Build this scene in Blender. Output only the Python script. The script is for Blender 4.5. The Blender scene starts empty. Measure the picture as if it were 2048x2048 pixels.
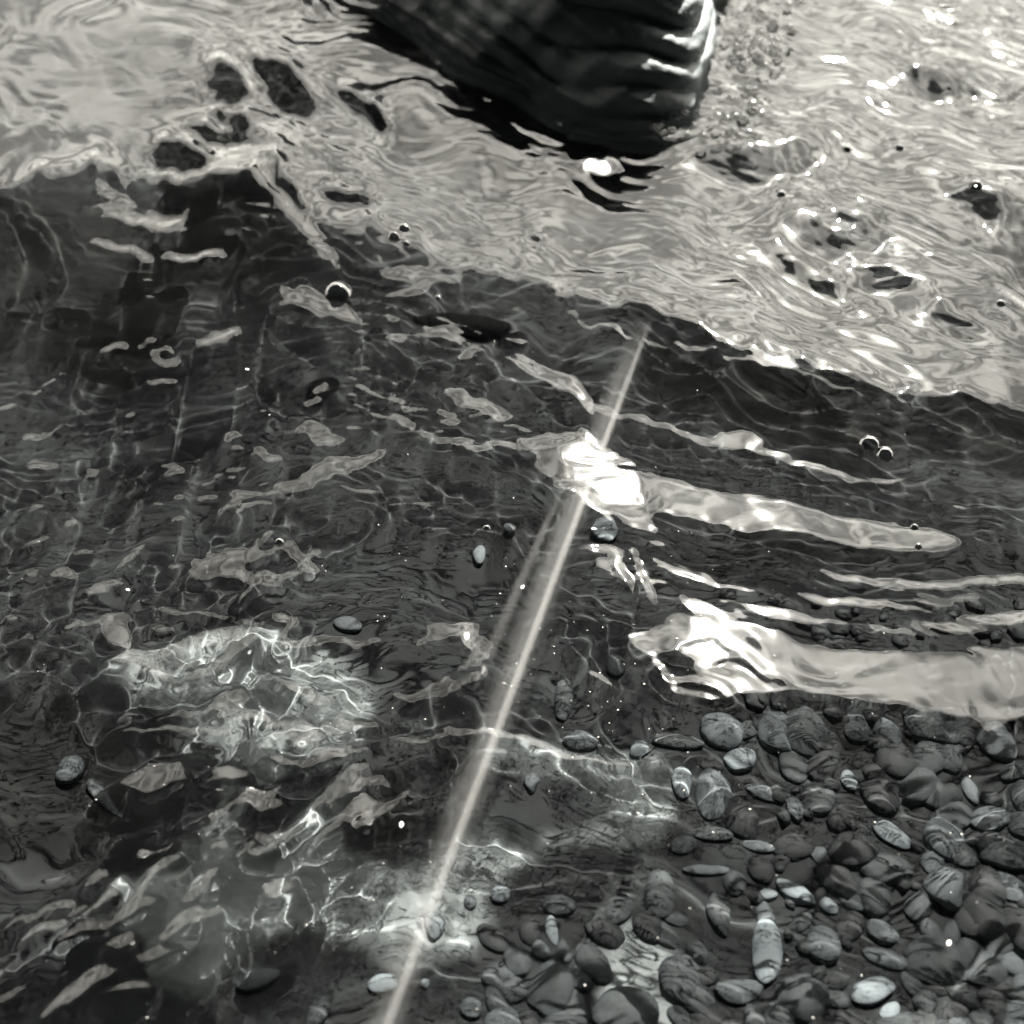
import bpy, math, random
import numpy as np
from mathutils import Vector, Matrix

# ----------------------------------------------------------------- camera, sky, sun, exposure
scene = bpy.context.scene
col = scene.collection
random.seed(7)
rng = np.random.default_rng(7)

CAM_H, PITCH, FOV = 0.50, math.radians(52), math.radians(50)
TANH = math.tan(FOV / 2)
cam_data = bpy.data.cameras.new("camera")
cam_data.sensor_fit = 'HORIZONTAL'
cam_data.angle = FOV
cam_data.clip_start, cam_data.clip_end = 0.01, 500.0
cam = bpy.data.objects.new("camera", cam_data)
cam.location = (0, 0, CAM_H)
cam.rotation_euler = (math.pi / 2 - PITCH, 0, 0)
col.objects.link(cam)
scene.camera = cam
cam_data.dof.use_dof = True
cam_data.dof.focus_distance = 0.62
cam_data.dof.aperture_fstop = 6.5

SUN_EL, SUN_AZ = math.radians(44), math.radians(18.5)      # azimuth to the right of +y
world = bpy.data.worlds.new("World")
scene.world = world
world.use_nodes = True
nt = world.node_tree
nt.nodes.clear()
def N(nt, t, **kw):
    n = nt.nodes.new(t)
    for k, v in kw.items():
        if hasattr(n, k) and k not in n.inputs:
            setattr(n, k, v)
        else:
            n.inputs[k].default_value = v
    return n
sky = nt.nodes.new('ShaderNodeTexSky')
sky.sky_type = 'NISHITA'
sky.sun_disc = False
sky.sun_elevation = SUN_EL
sky.sun_rotation = SUN_AZ
sky.dust_density = 1.3
hs = nt.nodes.new('ShaderNodeHueSaturation')
hs.inputs['Saturation'].default_value = 0.0
nt.links.new(sky.outputs[0], hs.inputs['Color'])
# broken cloud over the sky
tc = nt.nodes.new('ShaderNodeTexCoord')
mp = nt.nodes.new('ShaderNodeMapping')
mp.inputs['Scale'].default_value = (1.6, 1.6, 4.0)
nt.links.new(tc.outputs['Generated'], mp.inputs['Vector'])
no = nt.nodes.new('ShaderNodeTexNoise')
no.inputs['Scale'].default_value = 5.0
no.inputs['Detail'].default_value = 6.0
no.inputs['Roughness'].default_value = 0.55
nt.links.new(mp.outputs[0], no.inputs['Vector'])
cr = nt.nodes.new('ShaderNodeMapRange')
cr.inputs['From Min'].default_value = 0.42
cr.inputs['From Max'].default_value = 0.60
cr.inputs['To Min'].default_value = 0.40
cr.inputs['To Max'].default_value = 1.3
nt.links.new(no.outputs['Fac'], cr.inputs['Value'])
tint = nt.nodes.new('ShaderNodeMix')
tint.data_type = 'RGBA'; tint.blend_type = 'MULTIPLY'
tint.inputs['Factor'].default_value = 1.0
nt.links.new(hs.outputs[0], tint.inputs['A'])
comb = nt.nodes.new('ShaderNodeCombineColor')
for ch, v in (('Red', 1.0), ('Green', 0.965), ('Blue', 0.87)):
    m = nt.nodes.new('ShaderNodeMath'); m.operation = 'MULTIPLY'
    m.inputs[1].default_value = v
    nt.links.new(cr.outputs[0], m.inputs[0])
    nt.links.new(m.outputs[0], comb.inputs[ch])
nt.links.new(comb.outputs[0], tint.inputs['B'])
bg = nt.nodes.new('ShaderNodeBackground')
bg.inputs['Strength'].default_value = 0.15
nt.links.new(tint.outputs['Result'], bg.inputs['Color'])
wo = nt.nodes.new('ShaderNodeOutputWorld')
nt.links.new(bg.outputs[0], wo.inputs['Surface'])

sun_data = bpy.data.lights.new("sun", 'SUN')
sun_data.energy = 4.5
sun_data.angle = math.radians(0.5)
sun_data.color = (1.0, 0.96, 0.88)
sun = bpy.data.objects.new("sun", sun_data)
sd = Vector((math.sin(SUN_AZ) * math.cos(SUN_EL), math.cos(SUN_AZ) * math.cos(SUN_EL), math.sin(SUN_EL)))
sun.rotation_euler = sd.to_track_quat('Z', 'Y').to_euler()
sun.location = sd * 20
sun_data.cycles.is_caustics_light = True          # sunlight is focused by the ripples onto the bed
col.objects.link(sun)

vs = scene.view_settings
vs.view_transform = 'Standard'; vs.look = 'None'; vs.exposure = 2.1; vs.gamma = 1.0
vs.use_curve_mapping = False
scene.cycles.use_denoising = True
scene.cycles.use_adaptive_sampling = False
scene.cycles.denoising_input_passes = 'RGB'
scene.cycles.max_bounces = 10
scene.cycles.transmission_bounces = 8
scene.cycles.sample_clamp_indirect = 6.0

# ----------------------------------------------------------------- helpers
FWD = np.array([0, math.cos(PITCH), -math.sin(PITCH)])
UPV = np.array([0, math.sin(PITCH), math.cos(PITCH)])

def ground(px, py, z=0.0):
    """picture position (0..1932) -> point on the level z"""
    a = (np.asarray(px, float) - 966) / 966 * TANH
    b = (966 - np.asarray(py, float)) / 966 * TANH
    dx, dy, dz = a, FWD[1] + UPV[1] * b, FWD[2] + UPV[2] * b
    t = (z - CAM_H) / dz
    return dx * t, dy * t

def through_water(px, py, depth):
    """picture position -> point on a bed at the given depth, the ray bent at the mean water level"""
    a = (px - 966) / 966 * TANH
    b = (966 - py) / 966 * TANH
    d = Vector((a, FWD[1] + UPV[1] * b, FWD[2] + UPV[2] * b)).normalized()
    t = -CAM_H / d.z
    p = Vector((0, 0, CAM_H)) + d * t
    h = Vector((d.x, d.y, 0)) / 1.33
    r = Vector((h.x, h.y, -math.sqrt(max(1e-6, 1 - h.length_squared))))
    return p + r * (depth / -r.z)

def topx(x, y, z=0.0):
    """world points -> picture position"""
    vz = z - CAM_H
    f = y * FWD[1] + vz * FWD[2]
    u = y * UPV[1] + vz * UPV[2]
    f = np.where(f < 1e-3, 1e-3, f)
    return 966 + x / f / TANH * 966, 966 - u / f / TANH * 966

def sstep(a, b, x):
    t = np.clip((x - a) / (b - a), 0, 1)
    return t * t * (3 - 2 * t)

def mesh_obj(name, verts, faces, mat=None, smooth=True, parent=None):
    me = bpy.data.meshes.new(name)
    me.from_pydata([tuple(v) for v in verts], [], faces)
    me.update()
    if smooth:
        me.shade_smooth()
    if mat:
        me.materials.append(mat)
    o = bpy.data.objects.new(name, me)
    col.objects.link(o)
    if parent:
        o.parent = parent
    return o

def tag(o, label=None, cat=None, group=None, kind=None):
    for k, v in (('label', label), ('category', cat), ('group', group), ('kind', kind)):
        if v:
            o[k] = v
    return o

def material(name):
    m = bpy.data.materials.new(name)
    m.use_nodes = True
    m.node_tree.nodes.clear()
    return m, m.node_tree

# ----------------------------------------------------------------- water
def waves(x, y, n, lmin, lmax, ang, spread, seed, power=1.0):
    """sum of sine waves, unit rms slope; ang = heading of the wave vector"""
    r = np.random.default_rng(seed)
    h = np.zeros_like(x)
    tot = 0.0
    for i in range(n):
        lam = lmin * (lmax / lmin) ** r.random()
        k = 2 * math.pi / lam
        th = ang + spread * (r.random() + r.random() - 1)
        s = (lam / lmax) ** (power - 1)
        ph = r.random() * 6.283
        h += (s / k) * np.sin(k * (x * math.cos(th) + y * math.sin(th)) + ph)
        tot += s * s / 2
    return h / math.sqrt(tot)

CREST = [(-150, 380), (150, 355), (330, 350), (480, 385), (600, 440), (700, 452), (800, 490), (880, 528), (1000, 552), (1100, 572),
         (1200, 597), (1300, 630), (1400, 668), (1500, 706), (1600, 728), (1700, 752), (1800, 776), (2100, 800)]

# facets of the water that lean away from the viewer and mirror the open sky (picture outlines on the level surface)
BRIGHT = [
    [(492,342),(533,362),(560,403),(608,444),(636,485),(632,509),(619,502),(595,468),(554,431),(533,390),(506,369)],
    [(188,427),(219,407),(308,403),(359,407),(342,424),(301,437),(239,431)],
    [(167,468),(191,460),(239,465),(297,475),(301,485),(284,492),(239,485),(188,475)],
    [(308,478),(350,475),(420,480),(430,490),(380,495),(340,490)],
    [(167,403),(191,398),(239,388),(260,400),(219,406)],
    [(176,350),(200,357),(198,368),(240,384),(236,393),(185,378)],
    [(167,650),(195,635),(240,632),(238,642),(200,651)],
    [(250,640),(280,628),(300,625),(290,636),(262,646)],
    [(515,562),(528,536),(560,533),(600,552),(660,578),(690,600),(660,602),(610,588),(570,574),(545,566)],
    [(717,514),(747,509),(781,509),(839,531),(866,545),(847,547),(786,534),(722,524)],
    [(769,551),(790,549),(815,555),(805,563),(775,560)],
    [(732,594),(745,592),(755,602),(742,606)],
    [(786,613),(830,610),(890,630),(880,638),(830,631)],
    [(857,670),(880,660),(903,665),(895,679),(870,678)],
    [(725,637),(745,633),(757,641),(740,646)],
    # long glint with the sun near its left end
    [(989,818),(1012,821),(1073,807),(1101,799),(1129,824),(1163,846),(1241,885),(1325,908),(1410,925),(1494,939),(1578,958),(1690,981),
     (1746,981),(1791,992),(1824,1009),(1796,1026),(1746,1037),(1662,1026),(1578,1017),(1466,998),(1381,992),(1275,970),(1236,958),(1236,998),
     (1185,978),(1118,953),(1084,930),(1040,914),(1012,880),(995,846)],
    [(1342,818),(1375,802),(1420,807),(1443,825),(1425,845),(1380,850),(1350,838)],
    [(1120,752),(1185,770),(1260,797),(1337,820),(1410,838),(1550,864),(1606,890),(1662,902),(1720,884),(1720,892),(1662,914),(1600,902),(1545,878),(1410,850),(1337,832),(1260,808),(1185,782),(1120,762)],
    [(1010,574),(1096,612),(1163,624),(1241,652),(1410,680),(1522,708),(1634,753),(1634,759),(1522,716),(1410,688),(1241,660),(1163,632),(1096,620)],
    [(972,672),(1020,680),(1060,700),(1090,725),(1120,745),(1110,757),(1060,738),(1010,712)],
    [(790,815),(849,824),(940,830),(935,838),(850,837),(795,827)],
    [(835,735),(880,738),(930,750),(972,782),(960,786),(910,768),(850,752)],
    [(752,765),(768,760),(776,778),(770,796),(758,788)],
    [(828,785),(845,775),(868,785),(860,798),(838,798)],
    [(1118,1031),(1180,1031),(1185,1060),(1192,1095),(1175,1095),(1160,1058),(1150,1075),(1130,1070)],
    [(1203,1042),(1218,1048),(1222,1090),(1230,1140),(1215,1112),(1200,1070)],
    [(1230,1054),(1297,1065),(1353,1082),(1443,1104),(1410,1109),(1353,1098),(1297,1086)],
    [(1538,1070),(1634,1073),(1690,1087),(1746,1087),(1960,1080),(1960,1097),(1802,1101),(1690,1110),(1622,1096),(1578,1087)],
    [(1494,1105),(1578,1115),(1690,1128),(1746,1126),(1850,1120),(1850,1128),(1746,1138),(1634,1143),(1550,1134)],
    [(1286,1115),(1381,1126),(1466,1138),(1550,1160),(1594,1171),(1690,1177),(1802,1166),(1960,1132),(1960,1162),(1802,1194),(1662,1184),(1522,1172),(1410,1162),(1297,1145)],
    # broad lower glint
    [(1185,1199),(1230,1182),(1275,1154),(1353,1154),(1466,1178),(1494,1199),(1578,1218),(1690,1226),(1802,1226),(1960,1205),(1960,1345),(1858,1385),(1830,1355),
     (1746,1345),(1634,1323),(1550,1309),(1466,1306),(1381,1320),(1320,1328),(1275,1317),(1241,1267),(1208,1238)],
    [(1107,1262),(1163,1290),(1241,1312),(1241,1322),(1163,1302),(1107,1272)],
    # scattered facets on the left
    [(554,802),(584,778),(612,802),(643,822),(629,833),(591,829)],
    [(485,932),(513,898),(581,874),(660,853),(725,833),(730,846),(690,870),(660,887),(598,911),(533,918)],
    [(297,884),(314,867),(345,853),(332,874),(311,887)],
    [(574,751),(595,730),(608,703),(622,713),(608,740),(588,754)],
    [(461,839),(479,829),(496,827),(523,836),(523,850),(499,850)],
    [(277,680),(290,658),(321,645),(342,658),(326,681),(295,686)],
    [(366,651),(403,607),(444,598),(448,614),(403,636)],
    [(352,1072),(362,1045),(393,1021),(431,1014),(461,1027),(513,1024),(547,1014),(581,1038),(615,1021),(595,1045),(598,1072),(561,1079),(530,1099),(479,1106),(444,1086),(376,1082)],
    [(150,1113),(171,1092),(239,1075),(222,1092),(171,1120)],
    [(273,954),(290,940),(320,932),(310,944)], [(258,1016),(280,1003),(306,996),(296,1008)], [(316,1064),(330,1054),(348,1054),(335,1064)],
    [(360,920),(395,880),(405,880),(385,905)], [(420,945),(450,915),(462,912),(440,935)], [(40,862),(80,858),(128,864),(90,880),(55,876)],
    [(253,1152),(308,1137),(359,1141),(427,1158),(496,1161),(496,1168),(427,1166),(359,1150),(308,1146)],
    [(506,1150),(560,1152),(541,1188),(545,1204),(570,1210),(615,1192),(660,1200),(700,1190),(724,1205),(700,1204),(660,1214),(615,1208),(566,1222),(530,1212),(526,1188),(538,1164),(508,1162)],
    [(189,1189),(211,1171),(246,1171),(255,1198),(228,1224),(202,1215)],
    [(189,1246),(286,1220),(378,1180),(483,1174),(476,1211),(432,1266),(373,1280),(307,1284),(264,1268)],
    [(455,1264),(518,1273),(580,1287),(596,1306),(655,1298),(655,1307),(590,1322),(572,1300),(518,1284)],
    [(382,1325),(404,1303),(474,1301),(452,1325),(408,1333)],
    [(402,1350),(420,1336),(455,1334),(470,1344),(448,1358),(415,1360)],
    [(772,1224),(828,1180),(882,1168),(926,1190),(926,1244),(892,1286),(846,1310),(790,1318),(742,1304),(790,1300),(834,1286),(866,1264),(890,1236),(890,1208),(872,1194),(832,1204)],
    [(694,1398),(760,1386),(849,1376),(930,1382),(1012,1386),(1060,1420),(1150,1432),(1250,1436),(1250,1446),(1150,1442),(1050,1430),(1005,1396),(930,1392),(849,1388),(760,1398)],
    [(590,1360),(650,1350),(690,1365),(680,1378),(620,1372)], [(500,1390),(560,1380),(610,1385),(570,1402),(510,1402)],
    [(300,1375),(360,1368),(430,1372),(470,1380),(380,1388),(310,1388)], [(230,1480),(270,1440),(335,1430),(345,1462),(300,1498),(255,1500)],
]
# facets that lean towards the viewer and mirror the added dark sky blocker
DARK = [
    [(472,120),(506,118),(547,138),(578,162),(597,191),(588,214),(547,207),(513,187),(494,161)],
    [(388,137),(407,131),(458,162),(463,191),(437,204),(401,191)],
    [(408,212),(441,217),(474,234),(477,252),(455,248),(425,228)],
    [(349,246),(403,242),(470,251),(480,272),(455,269),(410,262),(383,269)],
    [(290,290),(328,282),(388,299),(385,316),(342,330),(306,327)],
    [(343,369),(403,347),(478,350),(514,367),(525,396),(545,437),(535,487),(506,463),(441,443),(401,419),(398,390),(355,388)],
    [(509,309),(523,313),(562,370),(576,405),(564,405),(531,360)],
    [(605,371),(660,378),(700,383),(690,397),(620,387)],
    [(610,430),(636,440),(650,470),(700,485),(650,490),(625,470)],
    [(640,180),(680,195),(730,235),(720,250),(680,225),(645,200)],
    [(985,460),(1005,458),(1022,466),(1005,472)],
    [(1755,757),(1800,748),(1850,775),(1960,790),(1960,915),(1905,897),(1850,852),(1790,817)],
    [(1545,1090),(1600,1092),(1690,1105),(1660,1112),(1590,1106)],
    [(1250,1240),(1275,1228),(1300,1240),(1302,1265),(1280,1280),(1255,1268)],
    [(461,1055),(500,1042),(550,1045),(565,1062),(520,1076),(470,1074)],
    [(296,1246),(340,1228),(395,1222),(425,1232),(405,1256),(350,1270),(310,1266)],
    [(415,1348),(430,1342),(452,1341),(456,1347),(440,1352),(420,1354)],
    [(296,670),(315,656),(326,662),(312,674)],
    [(305,1240),(350,1224),(395,1222),(345,1236)],
    [(0,380),(60,375),(140,380),(180,410),(160,470),(250,510),(330,520),(310,570),(180,620),(60,640),(0,640)],
    [(190,655),(250,655),(270,690),(250,725),(195,720)],
    [(797,587),(856,577),(908,582),(947,593),(993,603),(1021,622),(1000,628),(944,621),(883,617),(822,606)],
]
_r = random.Random(12)
def sliver(px, py, a, b, deg):
    """a ragged slim lens"""
    c, s_ = math.cos(math.radians(deg)), math.sin(math.radians(deg))
    out = []
    for i in range(12):
        t = 2 * math.pi * i / 12
        x, y = a * math.cos(t) * _r.uniform(.85, 1.1), b * math.sin(t) * _r.uniform(.6, 1.3) + 0.12 * a * math.cos(t) ** 2
        out.append((px + x * c - y * s_, py + x * s_ + y * c))
    return out
for _k in range(46):        # the fan of slim glints on the left
    BRIGHT.append(sliver(_r.uniform(10, 520), _r.uniform(700, 1200), _r.uniform(12, 42), _r.uniform(3.5, 8), _r.uniform(-38, -8)))
for _k in range(58):        # streaks of the lower left
    _t = _r.random()
    BRIGHT.append(sliver(40 + 620 * _t + _r.uniform(-120, 120), 1880 - 420 * _t + _r.uniform(-110, 110), _r.uniform(24, 80), _r.uniform(4, 11), _r.uniform(-50, -20)))
for _k in range(16):        # level slivers between the rings
    BRIGHT.append(sliver(_r.uniform(230, 720), _r.uniform(1330, 1500), _r.uniform(20, 60), _r.uniform(4, 9), _r.uniform(-12, 6)))
SOFT_DARK = [
    [(1475,415),(1530,406),(1620,418),(1670,443),(1645,474),(1560,478),(1500,457)],
    [(1608,515),(1650,506),(1715,518),(1702,540),(1640,542)],
    [(1290,300),(1400,285),(1540,280),(1550,300),(1500,322),(1440,347),(1380,332)],
    [(1800,362),(1850,375),(1960,400),(1960,424),(1870,417),(1810,387)],
    [(1880,425),(1960,440),(1960,560),(1900,505)],
    [(1760,575),(1800,580),(1845,620),(1820,642),(1768,612)],
    [(1698,130),(1760,138),(1832,165),(1810,177),(1730,162)],
    [(1440,455),(1530,498),(1592,538),(1604,562),(1560,549),(1478,502)],
]
HOT = [[(1050,838),(1105,822),(1160,862),(1210,905),(1215,940),(1150,935),(1085,905)], [(1275,1215),(1350,1200),(1380,1235),(1330,1262),(1290,1262)], [(1400,655),(1470,690),(1540,712),(1520,722),(1440,700)], [(1095,312),(1160,308),(1165,322),(1110,328)]]
BRIGHT_CORE = [[(1533,424),(1570,420),(1609,430),(1600,442),(1560,437)], [(325,1250),(350,1240),(390,1237),(380,1250),(345,1259)]]

RAS, PAD = 1120, 150                      # raster of the facet outlines
def raster(polys):
    img = np.zeros((RAS, RAS))
    step = (1932 + 2 * PAD) / RAS
    for poly in polys:
        P = np.array(poly, float)
        i0, i1 = np.clip(((P.min(0) + PAD) / step).astype(int) - 1, 0, RAS - 1), np.clip(((P.max(0) + PAD) / step).astype(int) + 2, 0, RAS - 1)
        xs = (np.arange(i0[0], i1[0]) + 0.5) * step - PAD
        ys = (np.arange(i0[1], i1[1]) + 0.5) * step - PAD
        gx, gy = np.meshgrid(xs, ys)
        ins = np.zeros(gx.shape, bool)
        for k in range(len(P)):
            (x1, y1), (x2, y2) = P[k], P[(k + 1) % len(P)]
            if y1 == y2:
                continue
            c = ((gy < y1) != (gy < y2)) & (gx < (x2 - x1) * (gy - y1) / (y2 - y1) + x1)
            ins ^= c
        sub = img[i0[1]:i1[1], i0[0]:i1[0]]
        sub[ins] = 1
    for _ in range(2):
        img = (img + np.roll(img, 1, 0) + np.roll(img, -1, 0)) / 3
        img = (img + np.roll(img, 1, 1) + np.roll(img, -1, 1)) / 3
    return img

def sample(img, fx, fy, cubic=False):
    ny, nx = img.shape
    fx = np.clip(fx, 2, nx - 4); fy = np.clip(fy, 2, ny - 4)
    ix = fx.astype(int); iy = fy.astype(int)
    tx = fx - ix; ty = fy - iy
    if not cubic:
        a = img[iy, ix] * (1 - tx) + img[iy, ix + 1] * tx
        b = img[iy + 1, ix] * (1 - tx) + img[iy + 1, ix + 1] * tx
        return a * (1 - ty) + b * ty
    def wts(t):     # cubic B-spline: smooth slopes
        return [(1 - t) ** 3 / 6, (3 * t ** 3 - 6 * t * t + 4) / 6, (-3 * t ** 3 + 3 * t * t + 3 * t + 1) / 6, t ** 3 / 6]
    wx, wy = wts(tx), wts(ty)
    out = np.zeros_like(fx)
    for j in range(4):
        row = np.zeros_like(fx)
        for i in range(4):
            row += wx[i] * img[iy + j - 1, ix + i - 1]
        out += wy[j] * row
    return out

GN, GX0, GY0, GS = 1280, -0.80, -0.05, 1.65
def noise_heights(X, Y, U, V, above):
    H = np.zeros_like(X)
    cx = np.array([p[0] for p in CREST])
    def add(w, f):
        """f evaluated only where its weight w counts"""
        sel = np.where(w > 0.003)
        H[sel] += w[sel] * f(X[sel], Y[sel], WX[sel], WY[sel])
    WX = 0.012 * np.sin(X * 31 + 1.3 * np.sin(Y * 23)) + 0.007 * np.sin(Y * 57 + X * 40 + 1)
    WY = 0.010 * np.sin(X * 37 + Y * 29 + 2) + 0.006 * np.sin(X * 71 - Y * 33)
    near = sstep(-260, -60, U) * sstep(2190, 1990, U) * sstep(-260, -60, V) * sstep(2190, 1990, V)
    left_pool = sstep(520, 250, U) * above            # the smooth milky patch
    choppy = sstep(1380, 1650, U) * sstep(420, 200, V)  # fine chop at the upper right
    a = near * above * (1 - 0.85 * left_pool) * (1 - 0.5 * sstep(620, 760, U) * sstep(1420, 1250, U) * sstep(560, 440, V))
    add(near, lambda x, y, wx, wy: 0.008 * waves(x, y, 12, 0.10, 0.25, math.radians(75), 0.7, 3))
    add(a, lambda x, y, wx, wy: 0.055 * waves(x + wx, y + wy, 36, 0.020, 0.075, math.radians(64), 0.9, 11))
    add(a * sstep(900, 300, V), lambda x, y, wx, wy: 0.045 * waves(x + wx, y + wy, 30, 0.009, 0.02, math.radians(62), 0.8, 12))
    add(near * choppy, lambda x, y, wx, wy: 0.085 * waves(x + wx, y + wy, 30, 0.012, 0.04, math.radians(70), 0.8, 14))
    add(near * left_pool, lambda x, y, wx, wy: 0.016 * waves(x + 2 * wx, y + wy, 26, 0.022, 0.07, math.radians(14), 0.45, 13))
    b = near * (1 - above) * (1 + 1.1 * sstep(1050, 1250, U) * sstep(1320, 1430, V))
    add(b, lambda x, y, wx, wy: 0.026 * waves(x + wx, y + wy, 34, 0.026, 0.08, math.radians(85), 0.9, 21))
    fan = near * sstep(620, 380, U) * sstep(560, 700, V) * sstep(1260, 1080, V)
    add(fan, lambda x, y, wx, wy: 0.05 * waves(x + 0.6 * wx, y + 0.6 * wy, 26, 0.022, 0.045, math.radians(116), 0.4, 22))
    web = near * sstep(1000, 600, U) * sstep(1300, 1500, V)
    add(web, lambda x, y, wx, wy: 0.070 * waves(x + wx, y + wy, 26, 0.028, 0.065, math.radians(128), 0.6, 23))
    return H

def facet_heights():
    """a rippled surface whose facets mirror sky or the added blocker as outlined: repeated least-squares integration of the slopes"""
    c = (np.arange(GN) + 0.5) / GN * GS
    X, Y = np.meshgrid(GX0 + c, GY0 + c)
    U, V = topx(X, Y)
    step = (1932 + 2 * PAD) / RAS
    jx = 7 * np.sin(V * 0.043 + 2 * np.sin(U * 0.011)) + 4 * np.sin(V * 0.11 + U * 0.037) + 3 * np.sin(U * 0.09 - V * 0.21)
    jy = 5 * np.sin(U * 0.031 + 1.5 * np.sin(V * 0.017)) + 3.5 * np.sin(U * 0.083 + V * 0.05 + 1) + 2 * np.sin(U * 0.19 - V * 0.07)
    calm = 1 - 0.55 * sstep(980, 1080, U) * sstep(760, 820, V)
    fx, fy = (U + jx * calm + PAD) / step - 0.5, (V + jy * calm + PAD) / step - 0.5
    inside = sstep(-PAD, -30, U) * sstep(1932 + PAD, 1962, U) * sstep(-PAD, -30, V) * sstep(1932 + PAD, 1962, V)
    core = raster(BRIGHT_CORE)
    mb = sample(np.maximum(raster(BRIGHT), core), fx, fy) * inside
    md = sample(np.clip(raster(DARK) - core, 0, 1), fx, fy) * inside
    ms = raster(SOFT_DARK)
    for _ in range(8):
        ms = (ms + np.roll(ms, 2, 0) + np.roll(ms, -2, 0)) / 3; ms = (ms + np.roll(ms, 2, 1) + np.roll(ms, -2, 1)) / 3
    ms = sample(ms, fx, fy) * inside * (1 - mb)
    mb = mb * (1 - md)
    edge = np.interp(U, [p[0] for p in CREST], [p[1] for p in CREST])
    edge = edge + 8 * np.sin(U * 0.023 + 1) + 6 * np.sin(U * 0.061 + 0.5 * np.sin(U * 0.017)) + 4 * np.sin(U * 0.13 + 2) + sstep(420, 200, U) * (14 * np.sin(U * 0.094) * np.sin(U * 0.041 + 1) + 3 * np.sin(U * 0.21 + 2 * np.sin(U * 0.03)))
    above = sstep(24, -18, V - edge)
    H = noise_heights(X, Y, U, V, sstep(40, -60, V - edge))
    dep = np.arctan2(CAM_H, np.clip(Y, 0.02, None))                # slope of the sight line in the vertical plane
    dist = np.hypot(X, np.clip(Y, 0.02, None))
    xh = np.clip(X * (1 + 3.3 / dist), -4, 4)
    T = np.arctan2(3.0, np.clip(3.1 - 0.38 * np.minimum(xh, 1.6) - Y, 0.3, None))   # height of the added blocker's edge
    def slope_for(el):
        return np.tan((dep - el) / 2)
    r1, r2, r3 = math.radians(1), math.radians(5), math.radians(5)
    rock = sstep(660, 720, U) * sstep(1480, 1420, U) * sstep(360, 250, V)
    choppy = sstep(1380, 1650, U) * sstep(420, 200, V)
    w_up = above * (1 - mb) * (1 - md) * inside * 0.75 * (1 - choppy) * (1 - ms)
    w_dn = (1 - above) * (1 - mb) * (1 - md) * inside
    s_b, s_d, s_up, s_dn = slope_for(T - r2), slope_for(T + r3), slope_for(T - r1), slope_for(T + 3 * r1 + sstep(750, 350, U) * 4 * r1)
    # the facet that throws the sun itself at the viewer
    hot = sample(raster(HOT), fx, fy) * inside
    vd = np.stack([-X, -Y, np.full_like(X, CAM_H)], 0)
    hv = vd / np.linalg.norm(vd, axis=0) + np.array([math.sin(SUN_AZ) * math.cos(SUN_EL), math.cos(SUN_AZ) * math.cos(SUN_EL), math.sin(SUN_EL)])[:, None, None]
    tx, ty = -hv[0] / hv[2], -hv[1] / hv[2]
    mb = mb * (1 - hot)
    k = np.fft.fftfreq(GN, GS / GN) * 2 * math.pi
    KX, KY = np.meshgrid(k, k)
    K2 = KX ** 2 + KY ** 2
    soft = np.exp(-K2 * 0.0011 ** 2 / 2)
    inv = -1j * KY / (KY ** 2 + 0.20 * KX ** 2 + (2 * math.pi / 0.35) ** 2) * soft
    for it in range(14):
        F = np.fft.fft2(H)
        if it == 13:
            break
        hy = -np.real(np.fft.ifft2(1j * KY * F))      # lean away from the viewer
        viol = mb * np.clip(s_b - hy, 0, None) - md * np.clip(hy - s_d, 0, None) - 0.4 * ms * np.clip(hy - s_up - 0.01, 0, None) + w_up * np.clip(s_up - hy, 0, None) - w_dn * np.clip(hy - s_dn, 0, None)
        H -= 1.25 * np.real(np.fft.ifft2(inv * np.fft.fft2(viol)))
        gx = hot * (tx - np.real(np.fft.ifft2(1j * KX * F)))
        gy = hot * (ty + hy)
        H += np.real(np.fft.ifft2((-1j * KX * np.fft.fft2(gx) - 1j * KY * np.fft.fft2(gy)) / (K2 + (2 * math.pi / 0.35) ** 2) * soft))
    H = np.real(np.fft.ifft2(F * np.exp(-K2 * 0.0008 ** 2 / 2)))
    wob = 0.006 * np.sin(X * 61 + 2 * np.sin(Y * 37)) + 0.004 * np.sin(Y * 83 + X * 20)
    near = inside * (0.35 + 0.65 * np.sin(X * 19 + 3 * np.sin(Y * 13)) ** 2)
    near = near * (1 - 0.85 * sstep(520, 250, U) * above) * (1 - 0.7 * mb) * (1 - 0.4 * sstep(950, 1150, U) * sstep(1300, 1400, V))
    near = near * (1 - 0.5 * sstep(640, 720, U) * sstep(1400, 1250, U) * sstep(540, 440, V))
    H += mb * 0.022 * waves(X + 2 * wob, Y + wob, 30, 0.012, 0.045, math.radians(80), 0.7, 33)
    near = near * (1 - 0.35 * sstep(900, 600, U) * sstep(600, 700, V))
    H += near * 0.020 * waves(X + wob, Y + wob, 36, 0.008, 0.026, math.radians(78), 0.8, 31)
    return H - H.mean()

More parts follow.
